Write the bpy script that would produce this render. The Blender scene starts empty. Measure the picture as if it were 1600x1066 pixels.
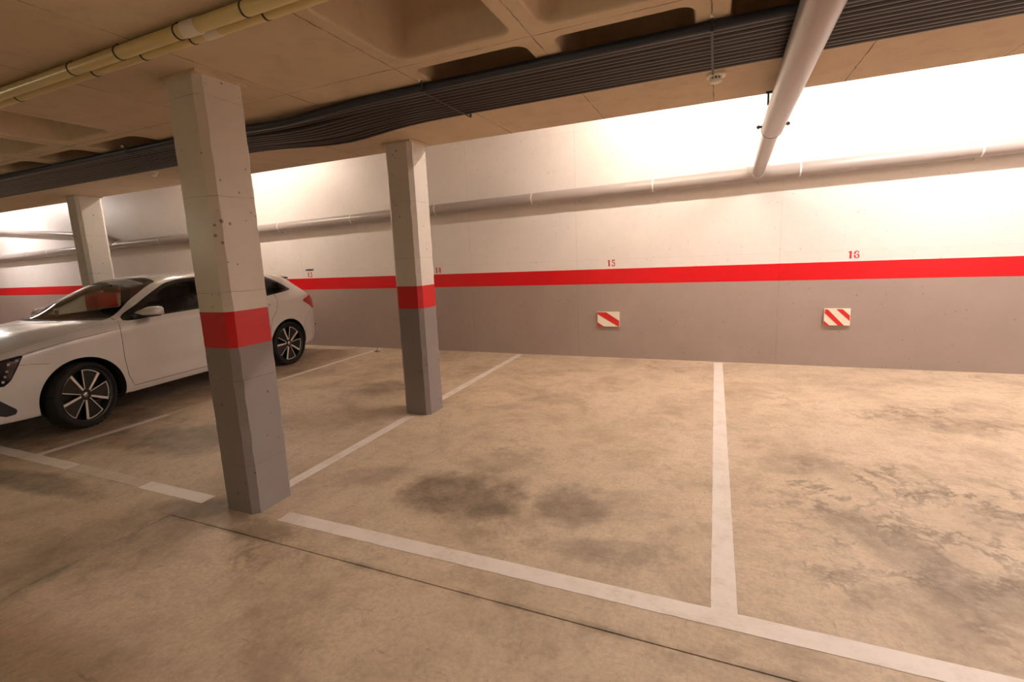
import bpy, math, random
import numpy as np
from mathutils import Matrix, Vector, noise as mnoise

# ------------------------------------------------------------------ camera, world, exposure
SC = bpy.context.scene
COL = SC.collection
random.seed(7)
cam_d = bpy.data.cameras.new('camera'); cam = bpy.data.objects.new('camera', cam_d); COL.objects.link(cam)
FW = Vector((-0.398937, 0.90314, -0.158708)); RT = Vector((0.916744, 0.396729, -0.046764)); UP = Vector((-0.02073, 0.16415, 0.986218))
cam.matrix_world = Matrix(((RT.x, UP.x, -FW.x, 0), (RT.y, UP.y, -FW.y, 0), (RT.z, UP.z, -FW.z, 1.5), (0, 0, 0, 1)))
cam_d.sensor_width = 36; cam_d.lens = 754.534 * 36 / 1600
cam_d.shift_x = (800 - 786.58) / 1600; cam_d.shift_y = (519.46 - 533) / 1600
cam_d.clip_start = 0.02
SC.camera = cam
W = bpy.data.worlds.new('world'); SC.world = W; W.use_nodes = True
W.node_tree.nodes['Background'].inputs[0].default_value = (1.0, 0.9, 0.8, 1)
W.node_tree.nodes['Background'].inputs[1].default_value = 0.0
SC.view_settings.view_transform = 'Standard'; SC.view_settings.look = 'None'
SC.view_settings.gamma = 1; SC.view_settings.use_curve_mapping = False
SC.view_settings.exposure = 0.0
# lamp strengths (emission of the fluorescent tubes)
LAMP_BAY = 420.0      # tubes above the bays, behind the slab edge
LAMP_AISLE = 420.0     # tubes hanging over the aisle, bare except for added shade plates at the right
COL_BAY = (1.0, 0.92, 0.86); COL_AISLE = (1.0, 0.92, 0.66)

# ------------------------------------------------------------------ measured layout (metres)
H = 2.546            # underside of the slab
YE = 4.14            # slab edge towards the wall
D = 6.698            # back wall
ZRB, ZRT = 1.033, 1.239
XL, XR, YB = -21.0, 7.5, -7.0
HW = 3.75            # ceiling of the high strip along the wall
JY, JX, g = 1.706, -3.07, .0035   # saw joints of the floor
MOD = 0.81; X0 = -1.655; Y0 = 2.42

# ------------------------------------------------------------------ helpers
class MB:
    def __init__(s): s.v = []; s.f = []; s.sm = []
    def add(s, vs, fs, smooth=False):
        o = len(s.v); s.v += [tuple(v) for v in vs]
        for f in fs: s.f.append(tuple(i + o for i in f)); s.sm.append(smooth)
        return s
    def box(s, x0, x1, y0, y1, z0, z1):
        v = [(x0,y0,z0),(x1,y0,z0),(x1,y1,z0),(x0,y1,z0),(x0,y0,z1),(x1,y0,z1),(x1,y1,z1),(x0,y1,z1)]
        return s.add(v, [(0,3,2,1),(4,5,6,7),(0,1,5,4),(1,2,6,5),(2,3,7,6),(3,0,4,7)])
    def tube(s, pts, r, n=14, cap=True):
        pts = [Vector(p) for p in pts]; rs = r if isinstance(r, (list, tuple)) else [r] * len(pts)
        vs = []; fs = []
        for i, p in enumerate(pts):
            t = (pts[min(i+1, len(pts)-1)] - pts[max(i-1, 0)]).normalized()
            a = t.cross(Vector((0,0,1)) if abs(t.z) < .9 else Vector((1,0,0))).normalized(); b = t.cross(a)
            for k in range(n):
                q = 2*math.pi*k/n; vs.append(p + (a*math.cos(q) + b*math.sin(q)) * rs[i])
        for i in range(len(pts)-1):
            for k in range(n):
                fs.append((i*n+k, i*n+(k+1)%n, (i+1)*n+(k+1)%n, (i+1)*n+k))
        s.add(vs, fs, True)
        if cap:
            m = len(pts)-1
            s.add(vs[:n], [tuple(range(n))[::-1]]); s.add(vs[m*n:], [tuple(range(n))])
        return s
    def lathe(s, prof, n=32, smooth=True):   # prof: (r, z) about z
        vs = []; fs = []
        for r, z in prof:
            for k in range(n):
                q = 2*math.pi*k/n; vs.append((r*math.cos(q), r*math.sin(q), z))
        for i in range(len(prof)-1):
            for k in range(n):
                fs.append((i*n+k, i*n+(k+1)%n, (i+1)*n+(k+1)%n, (i+1)*n+k))
        return s.add(vs, fs, smooth)
    def prism(s, poly, z0, z1):
        n = len(poly)
        vs = [(x,y,z0) for x,y in poly] + [(x,y,z1) for x,y in poly]
        fs = [tuple(range(n))[::-1], tuple(range(n, 2*n))] + [(i,(i+1)%n,n+(i+1)%n,n+i) for i in range(n)]
        return s.add(vs, fs)
    def xf(s, M):
        s.v = [tuple(M @ Vector(v)) for v in s.v]; return s
    def build(s, name, m, parent=None):
        me = bpy.data.meshes.new(name); me.from_pydata(s.v, [], s.f)
        me.polygons.foreach_set('use_smooth', s.sm); me.materials.append(m); me.update()
        return link(name, me, parent)
def link(name, me, parent=None):
    o = bpy.data.objects.new(name, me); COL.objects.link(o)
    if parent: o.parent = parent
    return o
def tag(o, label=None, cat=None, group=None, kind=None):
    for k, v in (('label', label), ('category', cat), ('group', group), ('kind', kind)):
        if v: o[k] = v
    return o
def thing(name, label, cat, loc=(0,0,0), rz=0, group=None):
    o = link(name, None); o.location = loc; o.rotation_euler = (0,0,rz); return tag(o, label, cat, group)
def struct(o): o['kind'] = 'structure'; return o

# ------------------------------------------------------------------ materials
class NT:
    def __init__(s, name):
        s.m = bpy.data.materials.new(name); s.m.use_nodes = True; s.t = s.m.node_tree
        s.b = s.t.nodes['Principled BSDF']
    def n(s, typ, **kw):
        nd = s.t.nodes.new(typ)
        for k, v in kw.items(): setattr(nd, k, v)
        return nd
    def l(s, a, b): s.t.links.new(a, b)
    def pos(s):
        return s.n('ShaderNodeNewGeometry').outputs['Position']
    def setin(s, inp, v):
        if isinstance(v, bpy.types.NodeSocket): s.l(v, inp)
        elif isinstance(v, (tuple, list)) and len(v) == 3 and inp.type == 'RGBA': inp.default_value = (*v, 1)
        else: inp.default_value = v
    def math(s, op, a, b=0.0, c=0.0, clamp=False):
        nd = s.n('ShaderNodeMath', operation=op); nd.use_clamp = clamp
        s.setin(nd.inputs[0], a); s.setin(nd.inputs[1], b); s.setin(nd.inputs[2], c)
        return nd.outputs[0]
    def sep(s, v):
        nd = s.n('ShaderNodeSeparateXYZ'); s.l(v, nd.inputs[0]); return nd.outputs
    def noise(s, scale, detail=5, rough=.6, vec=None, dist=0, stretch=None):
        nd = s.n('ShaderNodeTexNoise'); nd.inputs['Scale'].default_value = scale; nd.inputs['Detail'].default_value = detail
        nd.inputs['Roughness'].default_value = rough; nd.inputs['Distortion'].default_value = dist
        v = vec or s.pos()
        if stretch:
            mp = s.n('ShaderNodeMapping'); mp.inputs['Scale'].default_value = stretch; s.l(v, mp.inputs[0]); v = mp.outputs[0]
        s.l(v, nd.inputs['Vector']); return nd.outputs['Fac']
    def ramp(s, fac, stops):
        nd = s.n('ShaderNodeValToRGB'); s.l(fac, nd.inputs[0]); e = nd.color_ramp.elements
        while len(e) < len(stops): e.new(.5)
        for el, (p, c) in zip(e, stops):
            el.position = p; el.color = (*c, 1) if isinstance(c, tuple) else (c, c, c, 1)
        return nd.outputs[0]
    def mix(s, fac, a, b, mode='MIX'):
        nd = s.n('ShaderNodeMix', data_type='RGBA', blend_type=mode)
        s.setin(nd.inputs[0], fac); s.setin(nd.inputs[6], a); s.setin(nd.inputs[7], b); return nd.outputs[2]
    def bump(s, hgt, strength=.2, dist=.01):
        nd = s.n('ShaderNodeBump'); nd.inputs['Strength'].default_value = strength; nd.inputs['Distance'].default_value = dist
        s.l(hgt, nd.inputs['Height']); s.l(nd.outputs[0], s.b.inputs['Normal'])
    def fin(s, col=None, rough=None, **kw):
        if col is not None: s.setin(s.b.inputs['Base Color'], col)
        if rough is not None: s.setin(s.b.inputs['Roughness'], rough)
        for k, v in kw.items(): s.setin(s.b.inputs[k.replace('_', ' ')], v)
        return s.m
def plain(name, col, rough=.5, **kw): return NT(name).fin(col, rough, **kw)
def line_mask(t, coord, val, width, wob=None):
    d = t.math('SUBTRACT', coord, val)
    if wob is not None: d = t.math('ADD', d, wob)
    d = t.math('ABSOLUTE', d)
    return t.math('LESS_THAN', d, width)

def paint_concrete(name, col, rough=.45, zcracks=(), xlines=(), pores=.6, gloss=.5, blot=.12, lines=1.0):
    t = NT(name); p = t.pos(); o = t.sep(p)
    n1 = t.noise(1.3, 4, .6); n2 = t.noise(14, 5, .65)
    c = t.mix(t.ramp(n1, [(.3, 0.0), (.75, 1.0)]), tuple(v*(1-blot) for v in col), tuple(min(1, v*(1+blot*.4)) for v in col))
    c = t.mix(t.math('MULTIPLY', t.ramp(n2, [(.45, 0.0), (.8, 1.0)]), .25), c, tuple(v*.8 for v in col))
    vo = t.n('ShaderNodeTexVoronoi'); vo.inputs['Scale'].default_value = 16; t.l(p, vo.inputs['Vector'])
    sz = t.math('MULTIPLY', t.noise(7, 2), .55)
    pore = t.math('LESS_THAN', vo.outputs['Distance'], t.math('SUBTRACT', sz, .205))
    c = t.mix(t.math('MULTIPLY', pore, pores), c, tuple(v*.25 for v in col))
    wob = t.math('MULTIPLY', t.math('SUBTRACT', t.noise(6, 4), .5), .03)
    crack = None
    for z in zcracks:
        k = line_mask(t, o[2], z, .0022, wob); crack = k if crack is None else t.math('MAXIMUM', crack, k)
    for x in xlines:
        k = line_mask(t, o[0], x, .004, t.math('MULTIPLY', wob, .3)); crack = k if crack is None else t.math('MAXIMUM', crack, k)
    hgt = t.math('SUBTRACT', t.math('MULTIPLY', n2, .5), pore)
    if crack is not None:
        c = t.mix(t.math('MULTIPLY', crack, t.ramp(t.noise(9, 3), [(.35, .1*lines), (.6, .6*lines)])), c, tuple(v*.35 for v in col))
        hgt = t.math('SUBTRACT', hgt, crack)
    t.bump(hgt, .25, .004)
    return t.fin(c, rough, Specular_IOR_Level=gloss)

WX = (0.71, -1.78, -3.45, -6.91, -9.4, -12.0, -15.0)
M = {}
M['wall_white'] = paint_concrete('wall_white_paint', (.80, .74, .725), .38, xlines=WX, zcracks=(1.365, 3.09), lines=.45, pores=.3, blot=.06)
M['wall_red'] = paint_concrete('wall_red_paint', (.66, .006, .012), .35, xlines=WX, lines=.4, pores=.2, blot=.05)
M['wall_grey'] = paint_concrete('wall_grey_paint', (.37, .290, .262), .38, xlines=WX, lines=.5, pores=.35, blot=.1)
M['col_white'] = paint_concrete('column_white_paint', (.70, .655, .605), .32, zcracks=(1.363, 1.899, 2.427), pores=.8)
M['col_white2'] = paint_concrete('column_white_paint_b', (.70, .655, .605), .32, zcracks=(1.508, 2.017), pores=.8)
M['col_red'] = paint_concrete('column_red_paint', (.60, .012, .016), .35, pores=.3)
M['col_grey'] = paint_concrete('column_grey_paint', (.255, .222, .218), .36, zcracks=(.311, .839), pores=.8)
M['col_grey2'] = paint_concrete('column_grey_paint_b', (.255, .222, .218), .36, zcracks=(.426,), pores=.8)

def mat_ceiling():
    t = NT('ceiling_concrete'); p = t.pos(); o = t.sep(p)
    n1 = t.noise(.9, 5, .6, stretch=(1, .5, 1)); n2 = t.noise(6, 6, .7); n3 = t.noise(40, 3)
    c = t.mix(t.ramp(n1, [(.3, 0.0), (.7, 1.0)]), (.54, .425, .30), (.68, .55, .405))
    c = t.mix(t.math('MULTIPLY', t.ramp(n2, [(.5, 0.0), (.75, 1.0)]), .35), c, (.30, .235, .16))
    wob = t.math('MULTIPLY', t.math('SUBTRACT', t.noise(11, 4), .5), .018)
    fx = t.math('MODULO', t.math('ADD', t.math('SUBTRACT', o[0], X0), MOD*60 + MOD/2), MOD)
    lx = line_mask(t, fx, MOD/2, .0035, wob)
    fy = t.math('MODULO', t.math('ADD', t.math('SUBTRACT', o[1], Y0), MOD*60 + MOD/2), MOD)
    ly = line_mask(t, fy, MOD/2, .0035, wob)
    low = t.math('LESS_THAN', o[2], H + .002)
    k = t.math('MULTIPLY', t.math('MAXIMUM', lx, t.math('MULTIPLY', ly, t.math('LESS_THAN', o[1], 3.0))), low)
    k = t.math('MULTIPLY', k, t.ramp(t.noise(3.5, 3), [(.38, .12), (.62, .9)]))
    c = t.mix(k, c, (.10, .07, .045))
    t.bump(t.math('SUBTRACT', t.math('ADD', t.math('MULTIPLY', n2, .6), t.math('MULTIPLY', n3, .2)), k), .35, .006)
    return t.fin(c, .8, Specular_IOR_Level=.25)
M['ceiling'] = mat_ceiling()
M['rawwall'] = paint_concrete('raw_concrete_wall', (.5, .44, .37), .7, pores=.4)

STAINS_AND_SHADE = [  # x, y, rx, ry, angle, strength : oil drips and tyre dirt in the bays, and painted shade under the car
    (-1.45, 2.52, .44, .30, .1, 1.0), (-.77, 2.62, .24, .26, .3, .85), (-3.61, 4.56, .42, .30, .2, .75), (-4.33, 2.62, .62, .34, .1, .8),
    (-1.56, 4.68, .50, .26, 0, .35), (-2.18, 2.55, .30, .16, .6, .45), (-1.40, 3.05, .35, .22, .5, .35), (1.12, 2.42, .34, .16, .2, .65),
    (.82, 2.75, .16, .40, .5, .5), (1.74, 4.80, .50, .30, .2, .35), (.55, 3.6, .35, .18, .1, .45), (-6.1, 2.5, 1.2, .8, 0, .9),  # last blob widened to darken the floor where the car's shadow falls
    (-.45, 2.22, .35, .12, .2, .5), (-2.45, 1.78, .30, .10, 0, .65), (-3.05, 1.80, .35, .12, .2, .7), (-4.7, 1.66, .9, .13, .05, .9), (-3.3, 1.35, .18, .5, 0, .35),
    (-5.2, 4.9, .5, .3, .3, .45), (-4.2, 5.6, .4, .2, 0, .3), (-1.9, 5.6, .25, .12, 0, .4), (-6.2, 3.9, .8, 1.6, 0, .55)]  # last blob: shade beneath the car painted into the floor colour
def mat_floor():
    t = NT('floor_concrete'); p = t.pos(); o = t.sep(p)
    w1 = t.math('MULTIPLY', t.math('SUBTRACT', t.noise(3.2, 6, .68), .5), 1.7)
    n0 = t.noise(.55, 3, .5); n1 = t.noise(1.5, 9, .72, dist=.35); n2 = t.noise(8, 6, .72); n3 = t.noise(45, 4, .7)
    c = t.mix(t.ramp(n0, [(.3, 0.0), (.7, 1.0)]), (.55, .430, .312), (.64, .497, .360))
    c = t.mix(t.ramp(n1, [(.46, 0.0), (.62, .70), (.75, .95)]), c, (.35, .258, .182))
    c = t.mix(t.ramp(n1, [(.25, .55), (.42, 0.0)]), c, (.71, .575, .44))
    c = t.mix(t.math('MULTIPLY', t.ramp(n2, [(.50, 0.0), (.66, 1.0)]), .50), c, (.34, .26, .18))
    c = t.mix(t.math('MULTIPLY', t.ramp(n3, [(.42, 0.0), (.70, 1.0)]), .48), c, (.32, .245, .172))
    def blob(x, y, rx, ry, a, wob=True):
        dx = t.math('SUBTRACT', o[0], x); dy = t.math('SUBTRACT', o[1], y); ca, sa = math.cos(a), math.sin(a)
        u = t.math('MULTIPLY', t.math('MULTIPLY_ADD', dx, ca, t.math('MULTIPLY', dy, sa)), 1/rx)
        v = t.math('MULTIPLY', t.math('MULTIPLY_ADD', dy, ca, t.math('MULTIPLY', dx, -sa)), 1/ry)
        d = t.math('SQRT', t.math('MULTIPLY_ADD', u, u, t.math('MULTIPLY', v, v)))
        return t.math('MULTIPLY', t.math('SUBTRACT', 1.15, t.math('ADD', d, w1)), 1.9, clamp=True)
    stain_shade = None
    for (x, y, rx, ry, a, st) in STAINS_AND_SHADE:
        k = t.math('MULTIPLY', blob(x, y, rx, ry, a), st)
        stain_shade = k if stain_shade is None else t.math('MAXIMUM', stain_shade, k)
    stain_shade = t.math('MULTIPLY', stain_shade, t.ramp(t.noise(6, 6, .75), [(.30, .45), (.60, 1.0)]))
    c = t.mix(t.math('MULTIPLY', stain_shade, .88), c, (.135, .095, .062))
    # dried water rims and tyre smears, mostly in the right hand bay
    rims = None
    for sc_, wd, am in ((1.1, .030, 1.0), (2.3, .035, .8)):
        nv = t.noise(sc_, 8, .66, dist=.25)
        rk = t.math('MULTIPLY', t.ramp(t.math('ABSOLUTE', t.math('SUBTRACT', nv, .5)), [(0.0, 1.0), (wd*.4, .7), (wd, 0.0)]), am)
        rims = rk if rims is None else t.math('MAXIMUM', rims, rk)
    inb = t.math('MAXIMUM', blob(1.10, 2.95, .80, .95, .3), t.math('MULTIPLY', blob(1.75, 4.9, .65, .40, .1), .8))
    inb = t.math('MAXIMUM', inb, t.ramp(t.noise(1.1, 3), [(.52, 0.0), (.70, .7)]))
    rims = t.math('MULTIPLY', rims, t.math('MULTIPLY', inb, t.ramp(t.noise(3.7, 4, .7), [(.38, .1), (.58, 1.0)])))
    c = t.mix(t.math('MULTIPLY', rims, .95), c, (.15, .104, .068))
    # short dark scuffs
    sc = t.noise(4, 4, .75, stretch=(1.2, 9, 1), dist=.5); sc2 = t.noise(4.5, 4, .75, stretch=(10, 1.6, 1), dist=.5)
    k = t.math('MULTIPLY', t.ramp(t.math('MAXIMUM', sc, sc2), [(.63, 0.0), (.70, 1.0)]), .45)
    c = t.mix(k, c, (.21, .15, .105))
    # dirt gathered along the joints
    jd = t.math('ABSOLUTE', t.math('SUBTRACT', o[0], JX)); jm = t.math('MULTIPLY', t.math('LESS_THAN', o[1], JY), t.math('SUBTRACT', 1.0, t.math('MULTIPLY', jd, 11.0), clamp=True))
    jy = t.math('SUBTRACT', 1.0, t.math('MULTIPLY', t.math('ABSOLUTE', t.math('SUBTRACT', o[1], JY)), 30.0), clamp=True)
    jm = t.math('MAXIMUM', jm, t.math('MULTIPLY', jy, t.math('GREATER_THAN', o[0], JX)))
    c = t.mix(t.math('MULTIPLY', jm, t.ramp(t.noise(3.3, 5, .7), [(.42, 0.0), (.62, .7)])), c, (.15, .12, .08))
    r = t.math('MULTIPLY_ADD', n1, .25, .46)
    t.bump(t.math('ADD', t.math('MULTIPLY', n2, .4), t.math('MULTIPLY', n3, .12)), .12, .004)
    return t.fin(c, r, Specular_IOR_Level=.4)
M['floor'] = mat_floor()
M['joint'] = plain('joint_filler', (.05, .045, .035), .9)
def mat_line():
    t = NT('white_line_paint'); n1 = t.noise(5, 6, .7); n2 = t.noise(28, 5, .7, stretch=(1, 3, 1))
    w = t.math('MULTIPLY', t.ramp(n1, [(.45, 0.0), (.68, 1.0)]), t.ramp(n2, [(.4, .2), (.62, 1.0)]))
    c = t.mix(t.math('MULTIPLY', w, .75), (.76, .685, .635), (.50, .40, .30)); return t.fin(c, .5)
M['line'] = mat_line()
def mat_line_worn():
    t = NT('worn_line_paint'); n1 = t.noise(4, 6, .7)
    c = t.mix(t.ramp(n1, [(.3, .25), (.6, .95)]), (.68, .60, .52), (.50, .405, .30)); return t.fin(c, .5)
M['line_worn'] = mat_line_worn()
M['pvc'] = plain('grey_pvc', (.36, .315, .30), .3)
M['pvc_ring'] = plain('dark_rubber_ring', (.06, .05, .045), .6)
M['cream'] = plain('cream_pvc', (.66, .55, .27), .28)
M['cream_joint'] = plain('white_coupling', (.74, .69, .60), .35)
M['strap'] = plain('white_nylon_strap', (.80, .77, .72), .5)
M['black_metal'] = plain('black_bracket', (.02, .02, .02), .5)
def mat_conduit(name, c):
    t = NT(name); n = t.noise(3, 3, stretch=(.4, 1, 1))
    return t.fin(t.mix(n, tuple(v*.7 for v in c), tuple(v*1.3 for v in c)), .42)
M['conduit'] = mat_conduit('black_conduit', (.020, .016, .017))
M['conduit_grey'] = mat_conduit('grey_conduit', (.045, .044, .048))
M['conduit_blue'] = mat_conduit('blue_black_conduit', (.018, .022, .036))
M['det_white'] = plain('detector_plastic', (.78, .74, .66), .4)
M['dark'] = plain('dark_slot', (.015, .013, .012), .7)
M['pad_white'] = plain('cream_foam', (.80, .74, .62), .6)
M['pad_red'] = plain('red_foam', (.62, .02, .015), .55)
M['housing'] = plain('lamp_housing', (.75, .74, .70), .4)
def emis(name, col, s):
    return NT(name).fin((0, 0, 0), .5, Emission_Color=col, Emission_Strength=s)
M['stencil'] = plain('red_stencil_paint', (.55, .02, .04), .5)
M['soot'] = plain('black_mark', (.05, .03, .025), .7)

# ------------------------------------------------------------------ floor
fl = struct(MB().box(XL, XR, YB, D, -.3, -.012).build('floor', M['joint']))
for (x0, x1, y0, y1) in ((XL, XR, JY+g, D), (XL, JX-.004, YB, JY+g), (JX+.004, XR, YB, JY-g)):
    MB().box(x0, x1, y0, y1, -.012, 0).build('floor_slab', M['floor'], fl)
def fline(x0, x1, y0, y1, m='line', seed=0):
    rnd = random.Random(seed); along_x = (x1-x0) > (y1-y0)
    L = (x1-x0) if along_x else (y1-y0); n = max(2, int(L/.06)); a = []; b = []
    for i in range(n+1):
        s = i/n; j0 = rnd.uniform(-.0015, .0015); j1 = rnd.uniform(-.0015, .0015)
        if along_x: a.append((x0+L*s, y0+j0)); b.append((x0+L*s, y1+j1))
        else: a.append((x1+j1, y0+L*s)); b.append((x0+j0, y0+L*s))
    mb = MB(); vs = [(x, y, .0018) for x, y in a] + [(x, y, .0018) for x, y in b]
    vs += [(x, y, .0) for x, y in a] + [(x, y, .0) for x, y in b]; k = n+1
    fs = [(i, i+1, k+i+1, k+i) for i in range(n)] + [(2*k+i, 2*k+i+1, i+1, i) for i in range(n)] + [(k+i, k+i+1, 3*k+i+1, 3*k+i) for i in range(n)]
    return mb.add(vs, fs).build('parking_line', M[m], fl)
FA, FB = 1.879, 1.979
fline(-2.36, XR-.1, FA, FB, seed=1); fline(-3.70, -3.02, FA-.01, FB-.01, seed=2)
fline(-4.62, -3.72, FA, FB, 'line_worn', 3); fline(-9.0, -4.63, FA, FB, seed=4); fline(-14.0, -9.4, FA, FB, seed=5)
fline(.013, .114, FB, D-.06, seed=6)
fline(-2.718, -2.631, 2.20, 3.74, seed=7); fline(-2.718, -2.631, 4.12, D-.06, seed=8)
fline(-5.30, -5.22, FB, 3.05, seed=9); fline(-5.30, -5.22, 3.05, 4.0, 'line_worn', 10); fline(-5.30, -5.22, 4.0, D-.06, seed=11)
fline(-8.0, -7.91, FB, 3.7, seed=12); fline(-8.0, -7.91, 4.2, D-.06, seed=13); fline(3.02, 3.12, FB, D-.06, seed=14); fline(-10.7, -10.6, FB, D-.06, seed=15)

# ------------------------------------------------------------------ walls
wb = struct(MB().box(XL, XR, D, D+.3, ZRT, HW).build('wall_back', M['wall_white']))
MB().box(XL, XR, D, D+.3, ZRB, ZRT).build('red_stripe', M['wall_red'], wb)
MB().box(XL, XR, D, D+.3, -.012, ZRB).build('grey_dado', M['wall_grey'], wb)
for nm, bx in (('wall_left', (XL-.3, XL, YB, D+.3)), ('wall_right', (XR, XR+.3, YB, D+.3)), ('wall_front', (XL, XR, YB-.3, YB))):
    w = struct(MB().box(*bx, ZRT, HW).build(nm, M['wall_white']))
    MB().box(*bx, ZRB, ZRT).build('red_stripe', M['wall_red'], w); MB().box(*bx, -.012, ZRB).build('grey_dado', M['wall_grey'], w)

# stencilled bay numbers
def stroke(mb, pts, ws):
    pts = [Vector((x, y, 0)) for x, y in pts]; n = len(pts); vs = []
    for i, p in enumerate(pts):
        t = (pts[min(i+1, n-1)] - pts[max(i-1, 0)]).normalized(); nn = Vector((-t.y, t.x, 0)); w = ws[i] if isinstance(ws, (list, tuple)) else ws
        vs += [p + nn*w/2, p - nn*w/2]
    mb.add(vs, [(2*i, 2*i+1, 2*i+3, 2*i+2) for i in range(n-1)])
def arc(cx, cy, rx, ry, a0, a1, n=10):
    return [(cx+rx*math.cos(math.radians(a0+(a1-a0)*i/n)), cy+ry*math.sin(math.radians(a0+(a1-a0)*i/n))) for i in range(n+1)]
def thick(n, lo, hi): return [lo+(hi-lo)*math.sin(math.pi*i/n) for i in range(n+1)]
def digit(ch):
    mb = MB()
    if ch == '1':
        stroke(mb, [(.30, 0), (.30, .98)], .24); stroke(mb, [(.05, .80), (.19, .92)], .10); stroke(mb, [(.14, .03), (.48, .03)], .06)
    elif ch == '5':
        stroke(mb, [(.12, .93), (.58, .93)], .15); stroke(mb, [(.14, .88), (.14, .58)], .10)
        stroke(mb, arc(.30, .30, .24, .29, 120, 8), [.07+.013*k for k in range(11)]); stroke(mb, arc(.30, .30, .24, .28, -8, -160), [.20-.013*k for k in range(11)]); stroke(mb, arc(.10, .16, .05, .05, 0, 360), .09)
    elif ch == '6':
        stroke(mb, arc(.33, .5, .25, .47, 60, 172), [.07+.016*k for k in range(11)]); stroke(mb, arc(.33, .5, .25, .47, 188, 285), [.23-.016*k for k in range(11)])
        stroke(mb, arc(.37, .28, .18, .27, 125, -95), thick(10, .06, .18)); stroke(mb, arc(.50, .82, .05, .05, 0, 360), .09)
    elif ch == '4':
        stroke(mb, [(.40, 0), (.40, .98)], .2); stroke(mb, [(.30, .92), (.05, .36)], .07); stroke(mb, [(.02, .30), (.26, .30)], .09); stroke(mb, [(.5, .30), (.62, .30)], .09); stroke(mb, [(.26, .03), (.56, .03)], .06)
    elif ch == '3':
        stroke(mb, arc(.28, .73, .22, .22, 150, -80), thick(10, .07, .2)); stroke(mb, arc(.28, .27, .25, .25, 80, -150), thick(10, .07, .22))
    return mb
DIG = {}
def number(txt, xc, z0, hgt=.085):
    x = xc - hgt*.66
    for ch in txt:
        if ch not in DIG: DIG[ch] = digit(ch)
        mb = MB(); mb.v = [(x + a*hgt*1.0, D-.0015, z0 + b*hgt) for a, b, c in DIG[ch].v]; mb.f = [f for f in DIG[ch].f]; mb.sm = [False]*len(mb.f)
        o = mb.build('stencilled_digit', M['stencil'], wb); o['label'] = 'red stencilled digit %s of bay number %s' % (ch, txt); x += hgt*.66
number('16', 1.447, 1.272); number('15', -1.30, 1.276); number('14', -4.04, 1.262); number('13', -6.74, 1.262)
mk = MB()
for i in range(9):
    a = -6.83 + i*.021; mk.box(a, a+.018, D-.002, D, 1.372 + .01*random.random(), 1.402 + .008*random.random())
mk.build('black_smudge', M['soot'], wb)['label'] = 'black smudge above bay number 13'

# ------------------------------------------------------------------ ceiling: waffle slab
def is_coffer(i, j):   # module cell i (x), j (y)
    if j > 0 or j < -9: return False
    i0 = i % 13 if False else i
    if i in (0, 1, 2, 3): return True
    if i in (-4, -5, -6): return True
    if j <= -4 and -14 < i < 9: return True
    return (-13 <= i <= -11)
cells_x = list(range(-24, 12)); cells_y = list(range(-12, 2))
ce = MB()
def xline(i): return max(XL, min(XR, X0 + MOD*i))
for j in cells_y:
    ya = max(YB, Y0 + MOD*j); yb = min(YE, Y0 + MOD*(j+1)) if j < 1 else YE
    if yb <= ya: continue
    run = None
    for i in cells_x + [None]:
        solid = i is not None and not is_coffer(i, j)
        if solid and run is None: run = xline(i)
        if (not solid) and run is not None:
            e = xline(i) if i is not None else XR
            if e > run + 1e-6: ce.box(run, e, ya, yb, H, H+.40)
            run = None
ce.box(XL, XR, YB, YE, H+.40, H+.48)
ceil = struct(ce.build('ceiling', M['ceiling']))
def coffer_mesh():
    mb = MB(); n = 40; c = MOD/2
    def rr(hx, r):
        out = []
        for q in range(4):
            cx = (hx-r)*(1, -1, -1, 1)[q]; cy = (hx-r)*(1, 1, -1, -1)[q]
            for k in range(n//4):
                a = math.radians(90*q + 90*k/(n//4-1)); out.append((cx+r*math.cos(a), cy+r*math.sin(a)))
        return out
    loops = [([(max(-c, min(c, x*1.8)), max(-c, min(c, y*1.8))) for x, y in rr(c*.9, .05)], 0)]
    # outer square: push rounded loop to the cell border
    sq = []
    for x, y in rr(.325, .075):
        m = max(abs(x), abs(y)); sq.append((x/m*c, y/m*c))
    loops = [(sq, 0), (rr(.338, .075), 0), (rr(.331, .070), .004), (rr(.328, .070), .012), (rr(.327, .070), .020), (rr(.306, .062), .24), (rr(.302, .060), .27), (rr(.285, .055), .30), (rr(.255, .05), .31)]
    vs = []; fs = []
    for lp, z in loops: vs += [(x, y, z) for x, y in lp]
    m = len(sq)
    for a in range(len(loops)-1):
        for k in range(m): fs.append((a*m+k, (a+1)*m+k, (a+1)*m+(k+1)%m, a*m+(k+1)%m))
    mb.add(vs, fs[:m]); mb.add(vs, fs[m:], True); mb.add(vs[-m:], [tuple(range(m))[::-1]])
    # corner triangles of the cell
    for sx, sy in ((1,1),(-1,1),(-1,-1),(1,-1)):
        near = sorted(sq, key=lambda q: (q[0]-sx*c)**2 + (q[1]-sy*c)**2)
        px = [q for q in near if abs(q[0]-sx*c) < 1e-6][0]; py = [q for q in near if abs(q[1]-sy*c) < 1e-6][0]
        tri = [(sx*c, sy*c, 0), (*px, 0), (*py, 0)]
        mb.add(tri, [(0, 1, 2)])
    return mb
cm = coffer_mesh().build('coffer', M['ceiling'], ceil); first = True
for j in cells_y:
    for i in cells_x:
        if is_coffer(i, j):
            cx, cy = X0 + MOD*(i+.5), Y0 + MOD*(j+.5)
            if cx-.41 < XL or cx+.41 > XR or cy-.41 < YB: continue
            o = cm if first else cm.copy()
            if not first: COL.objects.link(o); o.parent = ceil
            o.location = (cx, cy, H); first = False
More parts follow.
